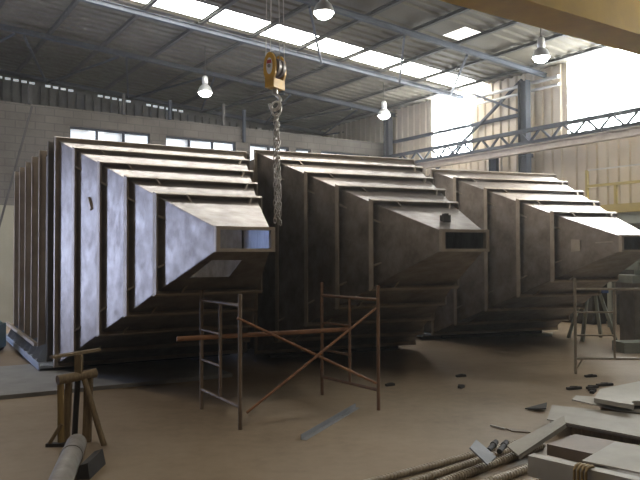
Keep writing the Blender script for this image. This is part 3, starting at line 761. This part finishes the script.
# pale sheet standing in for light on the floor under the right hoppers
plate('floor_light_patch', [(4.18, 14.72, .012), (4.82, 14.4, .012), (5.058, 15.05, .012), (4.75, 15.2, .012)], .012, 'pale patch of painted light on the floor beneath the rightmost hopper', M['plate_pale'], 'sheet')

# ------------------------------------------------------------------ left: teal machine and leaning pole
t = thing('welding_machine', 'teal machine at the left edge beside the hopper casing', 'machine', (-5.97, 12.2, 0), .12)
m_ = MB(); m_.box(-.4, .32, -.3, .3, .08, .5); m_.build('cabinet', M['teal'], t)
m_ = MB(); m_.hexa([(-.35, -.25, .5), (.28, -.25, .5), (.28, .25, .5), (-.35, .25, .5), (-.3, -.2, .66), (.12, -.2, .66), (.12, .2, .66), (-.3, .2, .66)]); m_.build('hood', M['teal'], t)
m_ = MB(); m_.tube((.02, -.1, .66), (.02, -.1, .78), .05, 12); m_.tube((.02, -.1, .78), (.02, -.1, .80), .07, 12); m_.build('knob', M['dark'], t)
for x in (-.3, .22):
    for y in (-.26, .26):
        m_ = MB(); m_.tube((x, y - .03, .08), (x, y + .03, .08), .08, 14); m_.build('wheel', M['dark'], t)
m_ = MB(); m_.bar((-7.3, 17.45, 5.5), (-8.35, 16.6, 0.05), .045, .045); solo(m_, 'leaning_pole', M['dark'], 'dark pole leaning against the block wall at far left', 'pole')

# ------------------------------------------------------------------ right: machinery under the mezzanine
t = thing('machine_bed', 'grey-green machine bed behind the lone scaffold frame at right edge', 'machine', (6.05, 12.9, 0), .12)
def mb_(nm, mt, *b): m_ = MB(); m_.box(*b); return m_.build(nm, mt, t)
mb_('table', M['machine'], -.45, 1.2, -.35, .35, 1.18, 1.32); mb_('slide', M['machine'], -.3, 1.2, -.28, .28, 1.42, 1.56); mb_('carriage', M['machine'], -.05, .6, -.25, .25, 1.32, 1.95)
mb_('apron', M['frame'], -.4, 1.2, -.3, .3, .95, 1.18)
for x in (-.35, .35): mb_('leg', M['frame'], x, x + .16, -.25, .25, 0, .95)
mb_('control_box', M['plate_brown'], .05, .35, -.36, -.25, 1.62, 1.85)
t = thing('work_trestle', 'dark A-frame work trestle with a blue cross bar under the rightmost outlet', 'trestle', (5.45, 13.9, 0), .1)
for x in (-.35, .35):
    for y in (-.3, .3):
        m_ = MB(); m_.bar((x, y, 0), (x * .35, y * .3, .95), .06, .06); m_.build('leg', M['machine'], t)
m_ = MB(); m_.box(-.3, .3, -.12, .12, .93, 1.02); m_.build('cross_bar', M['blue'], t)
m_ = MB(); m_.extr([(-.2, 0), (.2, 0), (.2, .18), (-.2, .18)], (5.2, 12.1, 0), (7.4, 12.35, 0)); solo(m_, 'steel_beam', M['machine'], 'grey-green box beam lying on the floor behind the lone scaffold frame', 'beam')

# made-up cabinets, added to darken the right wall and under the walkway
for k, (s0, lb) in enumerate(((2.8, 'added dark cabinet backdrop farthest back along the right wall'), (6.8, 'added dark cabinet backdrop on the right wall before the walkway starts'), (9.3, 'added dark cabinet backdrop under the far end of the yellow walkway'), (11.8, 'added dark cabinet backdrop under the near end of the yellow walkway'))):
    t = thing('cabinet', lb, 'cabinet', R(.4, s0 + .95, 0), RHO - PI / 2)
    h_ = (2.0, 2.1, 2.3, 2.3)[k]
    m_ = MB(); m_.box(-.94, .94, -.3, .3, .06, h_); m_.build('body', M['clad_dark'], t)
    for x in (-.93, .005):
        m_ = MB(); m_.box(x, x + .925, -.325, -.3, .1, h_ - .04); dr_ = m_.build('door', M['clad_dark'], t)
        m_ = MB(); hx = x + (.85 if x < -.5 else .06); m_.box(hx, hx + .02, -.35, -.325, 1.0, 1.15); m_.build('handle', M['frame'], dr_)
    m_ = MB(); m_.box(-.9, .9, -.26, .26, 0, .06); m_.build('plinth', M['dark'], t)

# ------------------------------------------------------------------ light
wd = bpy.data.worlds.new('world'); SC.world = wd; wd.use_nodes = True
bg = wd.node_tree.nodes['Background']; bg.inputs['Color'].default_value = (.75, .85, 1, 1); bg.inputs['Strength'].default_value = .03
# thin haze imitating lens veil and glow around the bright openings
hv = wd.node_tree.nodes.new('ShaderNodeVolumeScatter'); hv.inputs['Density'].default_value = .0022; hv.inputs['Anisotropy'].default_value = .7
hv.inputs['Color'].default_value = (1, .97, .92, 1); wd.node_tree.links.new(hv.outputs['Volume'], wd.node_tree.nodes['World Output'].inputs['Volume'])
def area(name, loc, target, sx, sy, e, col, spread=PI):
    l = bpy.data.lights.new(name, 'AREA'); l.shape = 'RECTANGLE'; l.size = sx; l.size_y = sy; l.energy = e; l.color = col; l.spread = spread
    o = bpy.data.objects.new(name, l); COL.objects.link(o); o.location = loc
    o.rotation_euler = (V(target) - V(loc)).to_track_quat('-Z', 'Y').to_euler()
    o.visible_camera = True
    return o
SC.view_settings.view_transform = 'Standard'; SC.view_settings.look = 'None'
SC.view_settings.exposure = 0.15; SC.view_settings.gamma = 1.0
SC.view_settings.use_curve_mapping = False
